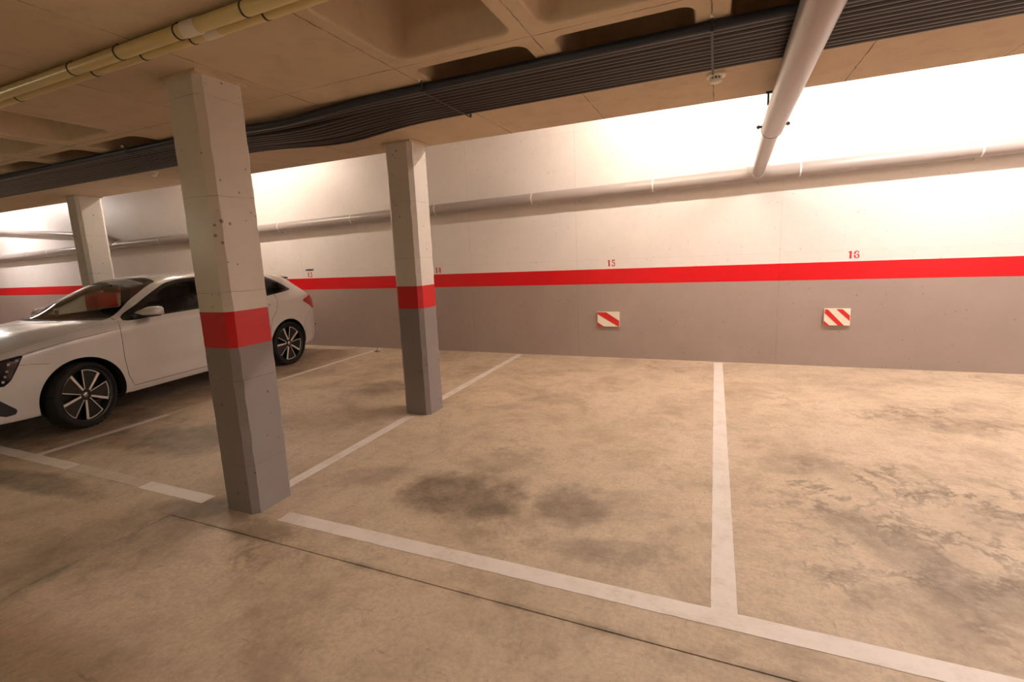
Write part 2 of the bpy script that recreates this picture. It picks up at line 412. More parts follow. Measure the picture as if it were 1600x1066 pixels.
# fascia of the slab edge and the high ceiling strip above the bays
f2 = MB().box(XL, XR, YE-.25, YE-.001, H+.48, HW).build('slab_edge_upstand', M['rawwall'], ceil)
hi = struct(MB().box(XL, XR, YE-.25, D+.3, HW, HW+.25).build('ceiling', M['rawwall']))

# ------------------------------------------------------------------ columns
def column(name, x0, x1, y0, y1, zb, zt, label, seed):
    t = thing(name, label, 'column', ((x0+x1)/2, (y0+y1)/2, 0), group='painted concrete columns')
    hx, hy, ch = (x1-x0)/2, (y1-y0)/2, .036
    def ring(z, k):
        out = []
        for (sx, sy) in ((1,-1),(1,1),(-1,1),(-1,-1)):
            j = lambda q: mnoise.noise(Vector((sx*3+q*7+seed*13, sy*5, z*9)))*.006 + mnoise.noise(Vector((sx*3+q*5, sy*5+seed*3, z*37)))*.003
            a = (sx*hx, sy*(hy-ch-j(1))); b = (sx*(hx-ch-j(2)), sy*hy)
            if (sx > 0) == (sy < 0): out += [b, a]
            else: out += [a, b]
        return [(x, y, z) for x, y in out]
    def seg(nm, za, zc, m):
        n = max(1, int((zc-za)/.03)); vs = []; fs = []
        for i in range(n+1): vs += ring(za+(zc-za)*i/n, i)
        for i in range(n):
            for k in range(8): fs.append((i*8+k, i*8+(k+1)%8, (i+1)*8+(k+1)%8, (i+1)*8+k))
        mb = MB().add(vs, fs); mb.add(vs[:8], [tuple(range(8))[::-1]]); mb.add(vs[-8:], [tuple(range(8))])
        return mb.build(nm, m, t)
    sfx = '' if seed == 1 else '2'
    seg('grey_base', 0, zb, M['col_grey'+sfx]); seg('red_band', zb, zt, M['col_red']); seg('white_shaft', zt, H-.012, M['col_white'+sfx])
    MB().box(-hx-.006, hx+.006, -hy-.006, hy+.006, H-.014, H).build('head_collar', M['ceiling'], t)
    return t
column('concrete_column', -2.816, -2.535, 1.880, 2.180, 1.0375, 1.249, 'white, red and grey concrete column closest to the camera, standing on the bay line', 1)
column('concrete_column', -2.790, -2.500, 3.802, 4.090, 1.0375, 1.249, 'white, red and grey concrete column in mid-floor, standing between the car and the bare bay', 2)
column('concrete_column', -8.042, -7.779, 3.822, 4.130, 1.0375, 1.249, 'white, red and grey concrete column rising behind the parked white car', 3)

# ------------------------------------------------------------------ pipe along the wall
PR = .078; PY = D - .118
def pz(x): return 2.293 + .0150*(x-.5)
wp = thing('drain_pipe', 'long grey plastic drain pipe strapped along the back wall', 'pipe', (0, PY, 0))
cuts = [XL+.05, -16.0, -12.05, -8.3, -4.6, -.05, 4.2, XR-.05]
for a, b in zip(cuts[:-1], cuts[1:]):
    MB().tube([(a+.004, 0, pz(a)), (b-.004, 0, pz(b))], PR, 24).build('pipe_length', M['pvc'], wp)
for x in cuts[1:-1]:
    MB().tube([(x-.07, 0, pz(x-.07)), (x+.07, 0, pz(x+.07))], PR+.005, 24).build('pipe_socket', M['pvc'], wp)
for x in (-14.9, -13.2, -10.6, -9.1, -7.2, -5.55, -3.93, -2.36, -.74, .86, 2.42, 4.0, 5.6):
    mb = MB(); vs = []; fs = []; n = 28
    for k in range(n+1):
        a = math.radians(-60 + 300*k/n) + math.pi/2 - math.radians(90)
        a = math.radians(90 - 150 + 300*k/n + 90)
        for dx in (-.008, .008): vs.append((x+dx, math.cos(a)*(PR+.003), pz(x)+math.sin(a)*(PR+.003)))
    fs = [(2*k, 2*k+1, 2*k+3, 2*k+2) for k in range(n)]
    mb.add(vs, fs, True); mb.box(x-.01, x+.01, PR*.9, D-PY, pz(x)-.095, pz(x)-.065); mb.box(x-.01, x+.01, PR*.9, D-PY, pz(x)+.065, pz(x)+.09)
    mb.build('pipe_strap', M['strap'], wp)
# upper branch running down into a wye at the left
br = thing('branch_pipe', 'thinner grey pipe sloping down the back wall into the long drain pipe, far left', 'pipe', (0, PY-.01, 0))
MB().tube([(-20.5, 0, 2.90), (-17.3, 0, 2.725), (-14.2, 0, 2.47), (-12.95, 0, 2.36)], .058, 20).build('pipe_length', M['pvc'], br)
MB().tube([(-12.98, 0, 2.362), (-12.75, 0, 2.335), (-12.5, 0, 2.26), (-12.30, -.0, 2.165), (-12.22, 0, 2.125)], [.064, .066, .066, .068, .07], 20).build('wye_elbow', M['pvc'], br)

# grey pipe coming from under the slab down to the wall pipe
hpA = None
hp = thing('crossing_pipe', 'thick grey pipe crossing under the ceiling to the pipe on the back wall', 'pipe')
A, B_, C_ = Vector((.352, 1.80, 2.412)), Vector((.405, 4.70, 2.416)), Vector((.432, PY-.075, pz(.43)+.006))
MB().tube([A, A.lerp(B_, .5), B_], .080, 28).build('pipe_length', M['pvc'], hp)
MB().tube([A+Vector((0,.02,0)), A+Vector((0,-.05,.004)), A+Vector((0,-.085,.04)), A+Vector((0,-.09,H-A.z-.002))], .079, 24).build('pipe_elbow', M['pvc'], hp)
dn = (C_-B_).normalized()
MB().tube([B_-(B_-A).normalized()*.001, B_+dn*.012], .0815, 28).build('rubber_ring', M['pvc_ring'], hp)
MB().tube([B_+dn*.010, C_], .0625, 28).build('pipe_length', M['pvc'], hp)
MB().tube([C_-dn*.10, C_-dn*.01], .078, 28).build('branch_collar', M['pvc'], hp)
MB().tube([C_+Vector((-.12, .075, 0)), C_+Vector((.12, .075, 0))], PR+.008, 28).build('tee_body', M['pvc'], hp)
for sx in (-1, 1):
    mb = MB().box(B_.x+sx*.079-.004*sx, B_.x+sx*.118, B_.y-.06, B_.y-.05, B_.z+.0, B_.z+.018)
    mb.box(B_.x+sx*.104-.004, B_.x+sx*.104+.004, B_.y-.064, B_.y-.046, B_.z-.006, B_.z+.024); mb.build('clamp_bolt', M['black_metal'], hp)
mb = MB().tube([(B_.x-.085, YE-.05, H), (B_.x-.085, YE-.05, H-.09)], .007, 8); mb.box(B_.x-.10, B_.x-.06, YE-.06, YE-.04, H-.012, H)
mb.build('hanger_rod', M['black_metal'], hp)

# ------------------------------------------------------------------ twin cream pipes
def cream(y, z, r, label, xs_c, xs_k):
    t = thing('cream_pipe', label, 'pipe', (0, y, z), group='pair of cream pipes under the ceiling')
    ks = sorted(xs_k); e = [XL+.3] + ks + [XR-.3]
    for a, b in zip(e[:-1], e[1:]): MB().tube([(a, 0, 0), (b, 0, 0)], r, 20).build('pipe_length', M['cream'], t)
    for x in ks:
        MB().tube([(x-.045, 0, 0), (x+.045, 0, 0)], r+.003, 20).build('coupling', M['cream_joint'], t)
    for x in xs_c:
        mb = MB().tube([(x-.004, 0, 0), (x+.004, 0, 0)], r+.0025, 20); mb.box(x-.006, x+.006, -.008, .008, r, H-z-.0005); mb.build('pipe_clip', M['black_metal'], t)
    return t
cream(1.535, 2.510, .029, 'thicker of the two cream ceiling pipes, on the side away from the wall', (-4.6, -3.75, -2.945, -2.56, -2.135, -1.73, -.9), (-5.0, -2.05, 1.0))
cream(1.610, 2.516, .024, 'thinner of the two cream ceiling pipes, on the side nearer the wall', (-4.5, -3.65, -2.90, -2.50, -2.15, -1.70, -.9), (-4.9, -2.02, 1.05))

# ------------------------------------------------------------------ black conduit bundle
ORD = ['first', 'second', 'third', 'fourth', 'fifth', 'sixth', 'seventh', 'eighth', 'ninth', 'tenth', 'eleventh', 'twelfth']
NC = 12
for i in range(NC):
    rnd = random.Random(40+i); pts = []; yb = 2.695 + .0505*i
    x = XL + .3
    ph = rnd.uniform(0, 6); amp = rnd.uniform(.2, 1.0)
    while x < XR - .3:
        s = math.exp(-((x+2.85)/.55)**2)          # loosened stretch by the near columns
        y = yb + .002*math.sin(x*1.1+ph) + s*(i/11.0)*.12
        z = H - .0245 - .0015*(1+math.sin(x*.9+ph*2)) - s*(.005 + .03*amp)
        pts.append((x, y, z)); x += .16 if -5 < x < 0 else .5
    m = M['conduit_blue'] if i == 0 else M['conduit_grey'] if i == 1 else M['conduit']
    o = MB().tube(pts, .0225 if i else .025, 10).build('conduit', m)
    tag(o, 'black conduit under the ceiling, %s of twelve counted from the camera side' % ORD[i], 'conduit', 'bundle of black conduits')
for x, lab in ((-.036, 'black strap across the conduit bundle beside the ceiling detector'), (-1.63, 'black strap across the conduit bundle right of the middle column'), (-4.55, 'black strap across the conduit bundle left of the near column')):
    mb = MB().box(x-.006, x+.006, 2.655, 3.29, H-.064, H-.060); mb.box(x-.006, x+.006, 2.650, 2.655, H-.064, H); mb.box(x-.006, x+.006, 3.29, 3.295, H-.064, H)
    st = thing('conduit_strap', lab, 'strap', group='straps holding the conduits'); mb.build('band', M['black_metal'], st)
    MB().tube([(x, 2.63, H-.012), (x, 2.63, H)], .009, 10).build('anchor_bolt', M['strap'], st)

# ------------------------------------------------------------------ detectors
def detector(x, y, r, label):
    t = thing('smoke_detector', label, 'detector', (x, y, H), group='ceiling detectors')
    MB().lathe([(.001, 0), (r, 0), (r, -.012), (r*.93, -.018), (.001, -.018)], 28).build('base', M['det_white'], t)
    MB().lathe([(r*.55, -.018), (r*.55, -.036), (.001, -.036)], 24).build('neck', M['dark'], t)
    for k in range(10):
        a = 2*math.pi*k/10
        MB().box(r*.5, r*.6, -.006, .006, -.036, -.018).xf(Matrix.Rotation(a, 4, 'Z')).build('rib', M['det_white'], t)
    MB().lathe([(r*.66, -.034), (r*.62, -.046), (r*.4, -.053), (.001, -.055)], 28).build('cap', M['det_white'], t)
detector(-.020, 3.50, .058, 'round white ceiling detector under the slab by the crossing pipe')
detector(-5.49, 3.44, .045, 'small pale ceiling detector left of the near column')

# ------------------------------------------------------------------ striped wall pads
def pad(x0, x1, z0, z1, stripes, label):
    t = thing('wall_pad', label, 'bumper pad', ((x0+x1)/2, D, z0), group='striped bumper pads on the wall')
    w, hh, th = x1-x0, z1-z0, .03
    MB().box(-w/2, w/2, -th, 0, 0, hh).build('foam_block', M['pad_white'], t)
    for poly in stripes:
        pl = [(-w/2 + a*w, b*hh) for a, b in poly]; mb = MB().prism(pl, th-.001, th+.0012)
        mb.v = [(x, -z, y) for x, y, z in mb.v]; mb.build('red_stripe', M['pad_red'], t)
pad(-1.495, -1.195, .445, .648, [[(.0, .98), (.0, .85), (.93, .02), (1, .02), (1, .40), (.40, .98)], [(0, 0), (.30, 0), (0, .28)]], 'striped wall pad with one broad red diagonal, beneath number 15 left of the crossing pipe')
pad(1.190, 1.447, .500, .697, [[(.02, .96), (.02, .72), (.55, 0), (.78, 0), (.13, .96)], [(.45, .97), (.70, .97), (.98, .60), (.98, .27)], [(0, 0), (.22, 0), (0, .28)]], 'striped wall pad with two full red diagonals, beneath number 16 at the right')

# ------------------------------------------------------------------ litter
lt = thing('dry_leaf', 'small dry brown leaf lying on the floor by the back wall', 'leaf', (-5.147, 6.37, .002))
def leafm(rz, L, w, up):
    mb = MB(); vs = []; n = 6
    for i in range(n+1):
        s = i/n; ww = w*math.sin(math.pi*min(.98, s*.9+.05)); vs += [(s*L, -ww, .004+up*s*s+.012*math.sin(s*5)), (s*L, 0, .001+up*s*s), (s*L, ww, .006+up*s*s)]
    fs = []
    for i in range(n): fs += [(3*i, 3*i+1, 3*i+4, 3*i+3), (3*i+1, 3*i+2, 3*i+5, 3*i+4)]
    return mb.add(vs, fs, True).xf(Matrix.Rotation(rz, 4, 'Z'))
leafmat = plain('dry_leaf_brown', (.10, .05, .02), .7)
leafm(.2, .07, .022, .015).build('blade', leafmat, lt); leafm(2.6, .09, .02, .01).build('blade', leafmat, lt); leafm(1.5, .05, .012, .05).build('stalk', leafmat, lt)

# ------------------------------------------------------------------ luminaires
def batten(x, y, z, along, L, mat, label, r=.019, rod=None, hood=False):
    t = thing('fluorescent_lamp', label, 'lamp', (x, y, z), 0 if along == 'x' else math.pi/2, 'fluorescent battens')
    MB().box(-L/2-.03, L/2+.03, -.045, .045, .0, .055).build('housing', M['housing'], t)
    MB().tube([(-L/2, 0, -.035), (L/2, 0, -.035)], r, 12).build('tube', mat, t)
    for s in (-1, 1): MB().box(s*(L/2+.012)-.012, s*(L/2+.012)+.012, -.02, .02, -.06, 0).build('socket', M['housing'], t)
    if hood:  # added side plates that keep this lamp's light out of the ceiling coffers
        for s in (-1, 1): MB().add([(-L/2-.03, s*.04, .004), (L/2+.03, s*.04, .004), (L/2+.03, s*.13, -.06), (-L/2-.03, s*.13, -.06), (-L/2-.03, s*.04, .0), (L/2+.03, s*.04, .0), (L/2+.03, s*.128, -.063), (-L/2-.03, s*.128, -.063)], [(0,1,2,3), (7,6,5,4), (0,4,5,1), (3,2,6,7), (0,3,7,4), (1,5,6,2)]).build('reflector', M['housing'], t)
    if rod:
        for s in (-1, 1): MB().tube([(s*L*.35, 0, .055), (s*L*.35, 0, rod)], .004, 6).build('suspension_rod', M['black_metal'], t)
    return t
EB = emis('tube_glow_bays', COL_BAY, LAMP_BAY); EB2 = emis('tube_glow_bays_far', (1.0, .84, .68), LAMP_BAY*.65); EA = emis('tube_glow_aisle', COL_AISLE, LAMP_AISLE*.3); EA2 = emis('tube_glow_aisle_right', (1.0, .84, .75), LAMP_AISLE*1.25)
batten(2.3, 5.25, 3.45, 'x', 1.5, EB, 'fluorescent lamp over the stained right bay, behind the slab edge', rod=.30)
batten(5.2, 5.25, 3.45, 'x', 1.5, EB, 'fluorescent lamp over the bay at the right end, behind the slab edge', rod=.30)
batten(-.6, 5.25, 3.45, 'x', 1.5, EB2, 'fluorescent lamp over the bare middle bay, behind the slab edge', rod=.30)
batten(-7.6, 5.25, 3.45, 'x', 1.5, EB2, 'fluorescent lamp above the parked car, hidden behind the slab edge', rod=.30)
batten(-16.4, 5.25, 3.45, 'x', 1.5, EB, 'fluorescent lamp at the far left, hidden behind the slab edge', rod=.30)
EA3 = emis('tube_glow_aisle_low', (.98, .94, .68), LAMP_AISLE*.60)
batten(-3.1, -2.6, 1.40, 'y', 1.2, EA3, 'bare fluorescent lamp hung low over the aisle behind the camera', rod=H-1.40)
batten(-9.5, -1.5, 2.25, 'y', 1.5, EA, 'bare fluorescent lamp hung over the aisle at the left', rod=H-2.25)
batten(4.3, .9, 2.42, 'y', 1.5, EA2, 'fluorescent lamp with added shade plates, hung over the aisle at the right', rod=H-2.42, hood=True)


# ------------------------------------------------------------------ parked white hatchback
WB = 2.77                       # wheelbase
def pchip(xs, ys, x):
    xs = np.asarray(xs, float); ys = np.asarray(ys, float); x = np.asarray(x, float)
    h = np.diff(xs); d = np.diff(ys)/h; m = np.zeros_like(ys)
    for k in range(1, len(xs)-1):
        if d[k-1]*d[k] > 0:
            w1 = 2*h[k]+h[k-1]; w2 = h[k]+2*h[k-1]; m[k] = (w1+w2)/(w1/d[k-1]+w2/d[k])
    m[0] = d[0]; m[-1] = d[-1]
    i = np.clip(np.searchsorted(xs, x)-1, 0, len(h)-1); t = np.clip((x-xs[i])/h[i], 0, 1)
    return ((2*t**3-3*t**2+1)*ys[i] + (t**3-2*t**2+t)*h[i]*m[i] + (-2*t**3+3*t**2)*ys[i+1] + (t**3-t**2)*h[i]*m[i+1])
def tab(rows, y): return pchip([r[0] for r in rows], [r[1] for r in rows], y)
YN, YT = -.93, 3.67
T_w = [(YN,.40),(-.90,.56),(-.85,.68),(-.75,.775),(-.6,.835),(-.4,.873),(0,.893),(.5,.890),(1.2,.884),(2.0,.886),(WB,.894),(3.1,.872),(3.3,.835),(3.48,.765),(3.58,.69),(3.64,.58),(YT,.44)]
T_zb = [(YN,.33),(-.88,.27),(-.75,.235),(-.4,.225),(.5,.225),(2.2,.225),(3.2,.24),(3.5,.28),(YT,.38)]
T_sh = [(YN,.66),(-.85,.70),(-.6,.765),(-.3,.82),(0,.855),(.5,.895),(1.3,.93),(2.2,.955),(2.9,.975),(3.3,.97),(3.5,.93),(3.62,.84),(YT,.70)]
T_bz = [(YN,.69),(-.88,.735),(-.75,.785),(-.5,.86),(-.2,.925),(.1,.97),(.42,1.0),(.8,1.008),(1.4,1.02),(2.0,1.045),(2.6,1.09),(2.95,1.12),(3.2,1.115),(3.42,1.045),(3.55,.95),(3.62,.87),(YT,.73)]
T_bi = [(YN,.03),(-.8,.05),(-.4,.085),(.1,.085),(.42,.060),(1.0,.055),(2.4,.06),(2.9,.085),(3.2,.10),(3.45,.08),(YT,.03)]
T_rx = [(YN,.25),(-.8,.45),(-.4,.56),(.1,.64),(.34,.725),(.42,.735),(.75,.655),(1.08,.585),(1.4,.560),(2.0,.555),(2.5,.565),(2.9,.585),(3.1,.59),(3.3,.59),(3.45,.56),(3.58,.45),(YT,.28)]
T_rz = [(YN,.70),(-.88,.745),(-.75,.80),(-.5,.885),(-.2,.955),(.1,.995),(.34,1.012),(.42,1.022),(.75,1.205),(1.08,1.365),(1.4,1.428),(1.75,1.44),(2.2,1.432),(2.6,1.400),(2.9,1.355),(3.08,1.31),(3.25,1.20),(3.42,1.07),(3.55,.965),(3.62,.88),(YT,.74)]
T_cz = [(YN,.705),(-.88,.755),(-.75,.815),(-.5,.905),(-.2,.975),(.1,1.015),(.28,1.030),(.36,1.062),(.7,1.235),(1.0,1.375),(1.18,1.435),(1.45,1.460),(1.8,1.471),(2.3,1.462),(2.8,1.425),(3.1,1.382),(3.16,1.35),(3.3,1.22),(3.45,1.09),(3.52,1.03),(3.60,.92),(YT,.75)]
ys = np.unique(np.concatenate([np.linspace(YN, -.6, 30), np.linspace(-.6, 3.2, 200), np.linspace(3.2, YT, 44)]))
NYc = len(ys); KS = [0, 6, 10, 16, 30, 42, 50, 68, 78, 86]; NTc = KS[-1]+1
G = np.zeros((NYc, NTc, 3))
for i, y in enumerate(ys):
    w = float(tab(T_w, y)); zb = float(tab(T_zb, y)); sh = float(tab(T_sh, y)); bz = float(tab(T_bz, y)); bi = float(tab(T_bi, y))
    rx = min(float(tab(T_rx, y)), w-.02); rz = float(tab(T_rz, y)); cz = float(tab(T_cz, y))
    zm = zb + (sh-zb)*.60; zl = zb + (sh-zb)*.20
    inn = .018*math.exp(-((y-1.4)/.9)**4)      # hollow of the doors above the sill
    key = [(0, zb), (w*.82, zb), (w-.040, zb+.012), (w-.014, zl), (w-inn*.2, zm), (w-.010, sh), (w-bi, bz), (rx, rz), (rx*.55, rz+(cz-rz)*.80), (0, cz)]
    kx = pchip(KS, [k[0] for k in key], np.arange(NTc)); kz = pchip(KS, [k[1] for k in key], np.arange(NTc))
    # door hollow
    hol = np.exp(-((kz-.46)/.10)**2)*inn; kx = kx - hol*(kx > .6)
    G[i,:,0] = kx; G[i,:,1] = y; G[i,:,2] = kz
JJ = np.tile(np.arange(NTc), (NYc, 1))
def polysd(poly, a, b):
    P = np.array(poly, float); px = a.ravel(); py = b.ravel(); d = np.full(px.shape, 1e9); ins = np.zeros(px.shape, bool)
    for k in range(len(P)):
        A0, B0 = P[k], P[(k+1) % len(P)]; e = B0-A0
        t = np.clip(((px-A0[0])*e[0] + (py-A0[1])*e[1])/(e@e), 0, 1)
        d = np.minimum(d, np.hypot(px-A0[0]-t*e[0], py-A0[1]-t*e[1]))
        c = ((A0[1] > py) != (B0[1] > py)); xx = (B0[0]-A0[0])*(py-A0[1])/((B0[1]-A0[1]) or 1e-12)+A0[0]
        ins ^= c & (px < xx)
    return np.where(ins, -d, d).reshape(a.shape)
def smoothpoly(p, n=6, closed=True):
    out = []; L = len(p)
    for k in range(L):
        p0, p1, p2, p3 = [np.array(p[(k+q) % L]) for q in (-1, 0, 1, 2)]
        for s in range(n):
            t = s/n; out.append(tuple(.5*((2*p1)+(-p0+p2)*t+(2*p0-5*p1+4*p2-p3)*t*t+(-p0+3*p1-3*p2+p3)*t**3)))
    return out
def side_poly(poly, j0, j1):
    def f(V):
        d = polysd(poly, V[...,1], V[...,2]); return np.where((JJ >= j0) & (JJ <= j1), d, 9.0)
    return f
def arch(yc, r):
    def f(V):
        d = np.hypot(V[...,1]-yc, V[...,2]-.325) - r; return np.where((JJ >= KS[1]+2) & (JJ <= KS[6]), d, 9.0)
    return f
def f_wind(V):
    x, y = V[...,0], V[...,1]; base = .30 + .115*(x/.72)**2; top = 1.185 - .10*(x/.56)**2
    rxx = pchip([r[0] for r in T_rx], [r[1] for r in T_rx], y.ravel()).reshape(y.shape)
    d = np.maximum(np.maximum(base-y, y-top), x-(rxx-.040)); return np.where(JJ >= KS[7]-6, d, 9.0)
def f_cowl(V):
    x, y = V[...,0], V[...,1]; base = .30 + .115*(x/.72)**2
    d = np.maximum(np.maximum(base-.06-y, y-base-.03), x-.70); return np.where(JJ >= KS[7]-8, d, 9.0)
def f_rear(V):
    x, y = V[...,0], V[...,1]; d = np.maximum(np.maximum(3.15-y, y-(3.44-.04*x*x)), x-.52+.1*(y-3.15)); return np.where(JJ >= KS[7]-6, d, 9.0)
def f_hood(V):
    x, y = V[...,0], V[...,1]; w = pchip([r[0] for r in T_w], [r[1] for r in T_w], y.ravel()).reshape(y.shape)
    d = np.maximum(np.maximum(-.82+.10*x*x-y, y-(.245+.115*(x/.72)**2)), x-(w-.075)); return np.where(JJ >= KS[5]+2, d, 9.0)
DLO = [(.475,1.003),(.75,1.170),(1.06,1.325),(1.22,1.372),(1.40,1.396),(1.8,1.409),(2.2,1.400),(2.55,1.362),(2.70,1.325),(2.96,1.150),(2.945,1.122),(2.6,1.085),(2.0,1.042),(1.4,1.021),(.9,1.008)]
P_front = [(.62,1.022),(.80,1.150),(1.08,1.302),(1.24,1.345),(1.42,1.370),(1.50,1.377),(1.56,1.045),(1.4,1.039),(.9,1.026)]
P_rear = [(1.66,1.049),(1.60,1.380),(1.8,1.388),(2.15,1.380),(2.32,1.366),(2.40,1.085),(2.0,1.062)]
P_qtr = [(2.46,1.094),(2.42,1.352),(2.53,1.340),(2.67,1.300),(2.90,1.150),(2.89,1.133),(2.6,1.106)]
HEAD = [(-.415,.822),(-.55,.800),(-.72,.762),(-.95,.715),(-.95,.585),(-.70,.575),(-.575,.570),(-.53,.615)]
TAIL = [(3.12,.945),(3.40,1.008),(3.56,1.02),(3.70,1.0),(3.70,.80),(3.50,.785),(3.42,.790),(3.30,.860)]
FOG = [(-.665,.50),(-.525,.345),(-.535,.305),(-.60,.300),(-.66,.330),(-.95,.335),(-.95,.50)]
DF = [(.43,1.03),(.405,.90),(.395,.62),(.415,.42),(.46,.300),(1.58,.300),(1.60,.6),(1.60,1.04),(1.54,1.40),(1.2,1.36),(1.06,1.345),(.75,1.185)]
DR = [(1.608,.300),(2.32,.300),(2.37,.42),(2.40,.55),(2.45,.72),(2.56,.86),(2.60,1.0),(2.46,1.36),(2.2,1.405),(1.8,1.413),(1.548,1.40),(1.608,1.04)]
BF = [(-1.0,.10),(-.385,.10),(-.385,.40),(-.40,.55),(-.44,.80),(-.52,.86),(-1.0,.78)]
BR = [(3.15,.10),(3.15,.40),(3.12,.56),(3.22,.70),(3.40,.79),(3.8,.79),(3.8,.10)]
REG = [('arch_f', arch(0, .378)), ('arch_r', arch(WB, .372)), ('windscreen', f_wind), ('rear_window', f_rear), ('cowl', f_cowl),
       ('front_window', side_poly(P_front, KS[6]-6, KS[7]+4)), ('rear_door_window', side_poly(P_rear, KS[6]-6, KS[7]+4)), ('quarter_window', side_poly(P_qtr, KS[6]-6, KS[7]+4)),
       ('window_surround', side_poly(smoothpoly(DLO, 5), KS[6]-8, KS[7]+6)),
       ('headlight', side_poly(HEAD, KS[3], KS[6]+3)), ('tail_light', side_poly(TAIL, KS[3], KS[7]+2)), ('fog_vent', side_poly(FOG, KS[1], KS[5])),
       ('front_door', side_poly(DF, KS[2], KS[7]+2)), ('rear_door', side_poly(DR, KS[2], KS[7]+2)), ('hood', f_hood),
       ('front_bumper', side_poly(BF, 0, NTc)), ('rear_bumper', side_poly(BR, 0, NTc))]
lock = np.zeros((NYc, NTc), bool)
for nm, f in REG:
    d = f(G)
    for (di, dj) in ((1,0),(0,1)):
        a = d[:NYc-di, :NTc-dj]; b = d[di:, dj:]
        for i, j in np.argwhere((a*b < 0) & (np.abs(a) < 1) & (np.abs(b) < 1)):
            i2, j2 = i+di, j+dj
            if d[i,j]*d[i2,j2] >= 0: continue
            t = d[i,j]/(d[i,j]-d[i2,j2]); c1 = (i,j); c2 = (i2,j2)
            p = G[i,j]*(1-t) + G[i2,j2]*t
            c = c1 if t <= .5 else c2
            if lock[c]: c = c2 if c == c1 else c1
            if lock[c]: continue
            if (t if c == c1 else 1-t) > .75: continue
            G[c] = p; lock[c] = True; d[c] = 0
DD = {nm: f(G) for nm, f in REG}
for nm in DD: DD[nm] = np.where(np.abs(DD[nm]) < .0018, 0, DD[nm])
# normals for offset shells
du = np.gradient(G, axis=0); dv = np.gradient(G, axis=1); NN = np.cross(dv, du); NN /= np.maximum(np.linalg.norm(NN, axis=2, keepdims=True), 1e-9)
if NN[NYc//2, KS[4], 0] < 0: NN = -NN
tris = {}; names_r = [n for n, _ in REG]
for i in range(NYc-1):
    for j in range(NTc-1):
        q = [(i,j),(i+1,j),(i+1,j+1),(i,j+1)]; diag = 0
        for nm in names_r:
            d = DD[nm]; v = [d[c] for c in q]
            if min(v) < 0 < max(v):
                if v[0] == 0 and v[2] == 0: diag = 0; break
                if v[1] == 0 and v[3] == 0: diag = 1; break
        for t in ([(0,1,2),(0,2,3)] if diag == 0 else [(0,1,3),(1,2,3)]):
            tv = [q[k] for k in t]; lab = 'body'
            for nm in names_r:
                dv_ = [DD[nm][c] for c in tv]
                if sum(dv_) < 0 or (nm[:5] == 'arch_' and max(dv_) <= .004): lab = nm; break
            if lab in ('body', 'front_bumper', 'rear_bumper') and j < KS[1]: lab = 'underbody'
            tris.setdefault(lab, []).append(tv)
a_hub = Vector((-5.662, 2.571, 0)); e_dir = Vector((-.09008, .99593, 0)); n_dir = Vector((.99593, .09008, 0))
car = thing('hatchback_car', 'white five-door hatchback parked nose-out in the bay at the left', 'car', tuple(a_hub - n_dir*.868), math.atan2(n_dir.y, n_dir.x))
def car_part(name, labs, m, sides=(1, -1), off=0.0, flip=False, merge=True, parent=None):
    out = []
    groups = [sides] if merge else [(s,) for s in sides]
    for sg in groups:
        vs = []; fs = []; mid = {}
        for s in sg:
            idx = {}
            for lab in labs:
                for tv in tris.get(lab, []):
                    f = []
                    for c in tv:
                        if c not in idx and c in mid: idx[c] = mid[c]
                        if c not in idx:
                            if c[1] in (0, NTc-1): mid[c] = len(vs)
                            idx[c] = len(vs); p = G[c] + NN[c]*off; vs.append((float(p[0])*s, float(p[1]), float(p[2])))
                        f.append(idx[c])
                    rev = (s < 0) ^ flip
                    fs.append(tuple(f) if not rev else tuple(f[::-1]))
        mb = MB().add(vs, fs, True); out.append(mb.build(name, m, parent or car))
    return out
M['carpaint'] = plain('white_car_paint', (.61, .57, .545), .22, Coat_Weight=.7, Coat_Roughness=.04)
M['gloss_black'] = plain('gloss_black_trim', (.012, .012, .012), .15)
M['rubber'] = plain('tyre_rubber', (.011, .0105, .010), .8)
M['plastic_black'] = plain('black_plastic', (.018, .017, .017), .55)
M['interior'] = plain('dark_interior', (.035, .033, .032), .8)
M['seat'] = plain('grey_seat_cloth', (.05, .048, .046), .9)
M['alloy'] = plain('machined_alloy', (.80, .74, .69), .35, Metallic=.3)
M['rim_black'] = plain('black_rim', (.014, .014, .014), .3)
M['chrome'] = plain('chrome', (.7, .7, .7), .12, Metallic=1.0)
M['tail'] = plain('red_tail_lens', (.42, .008, .012), .15, Coat_Weight=.5)
M['lampglow'] = plain('pale_lamp_reflector', (.75, .68, .5), .2)
M['plate'] = plain('blank_plate', (.75, .75, .72), .4)
def mat_glass(name, tint, refl):
    m = bpy.data.materials.new(name); m.use_nodes = True; t = m.node_tree; t.nodes.clear()
    out = t.nodes.new('ShaderNodeOutputMaterial'); mx = t.nodes.new('ShaderNodeMixShader'); tr = t.nodes.new('ShaderNodeBsdfTransparent'); gl = t.nodes.new('ShaderNodeBsdfGlossy')
    lw = t.nodes.new('ShaderNodeFresnel'); lw.inputs['IOR'].default_value = 1.38
    tr.inputs[0].default_value = (*tint, 1); gl.inputs['Roughness'].default_value = .01; gl.inputs[0].default_value = (refl, refl, refl, 1)
    t.links.new(lw.outputs[0], mx.inputs[0]); t.links.new(tr.outputs[0], mx.inputs[1]); t.links.new(gl.outputs[0], mx.inputs[2]); t.links.new(mx.outputs[0], out.inputs[0])
    return m
M['glass'] = mat_glass('green_tinted_glass', (.74, .82, .74), 1.0)
M['glass_dark'] = mat_glass('privacy_glass', (.12, .12, .12), 1.0)
M['lens'] = mat_glass('clear_lamp_lens', (.85, .85, .85), 1.0)
car_part('body_shell', ['body'], M['carpaint']); car_part('underbody', ['underbody'], M['plastic_black'])
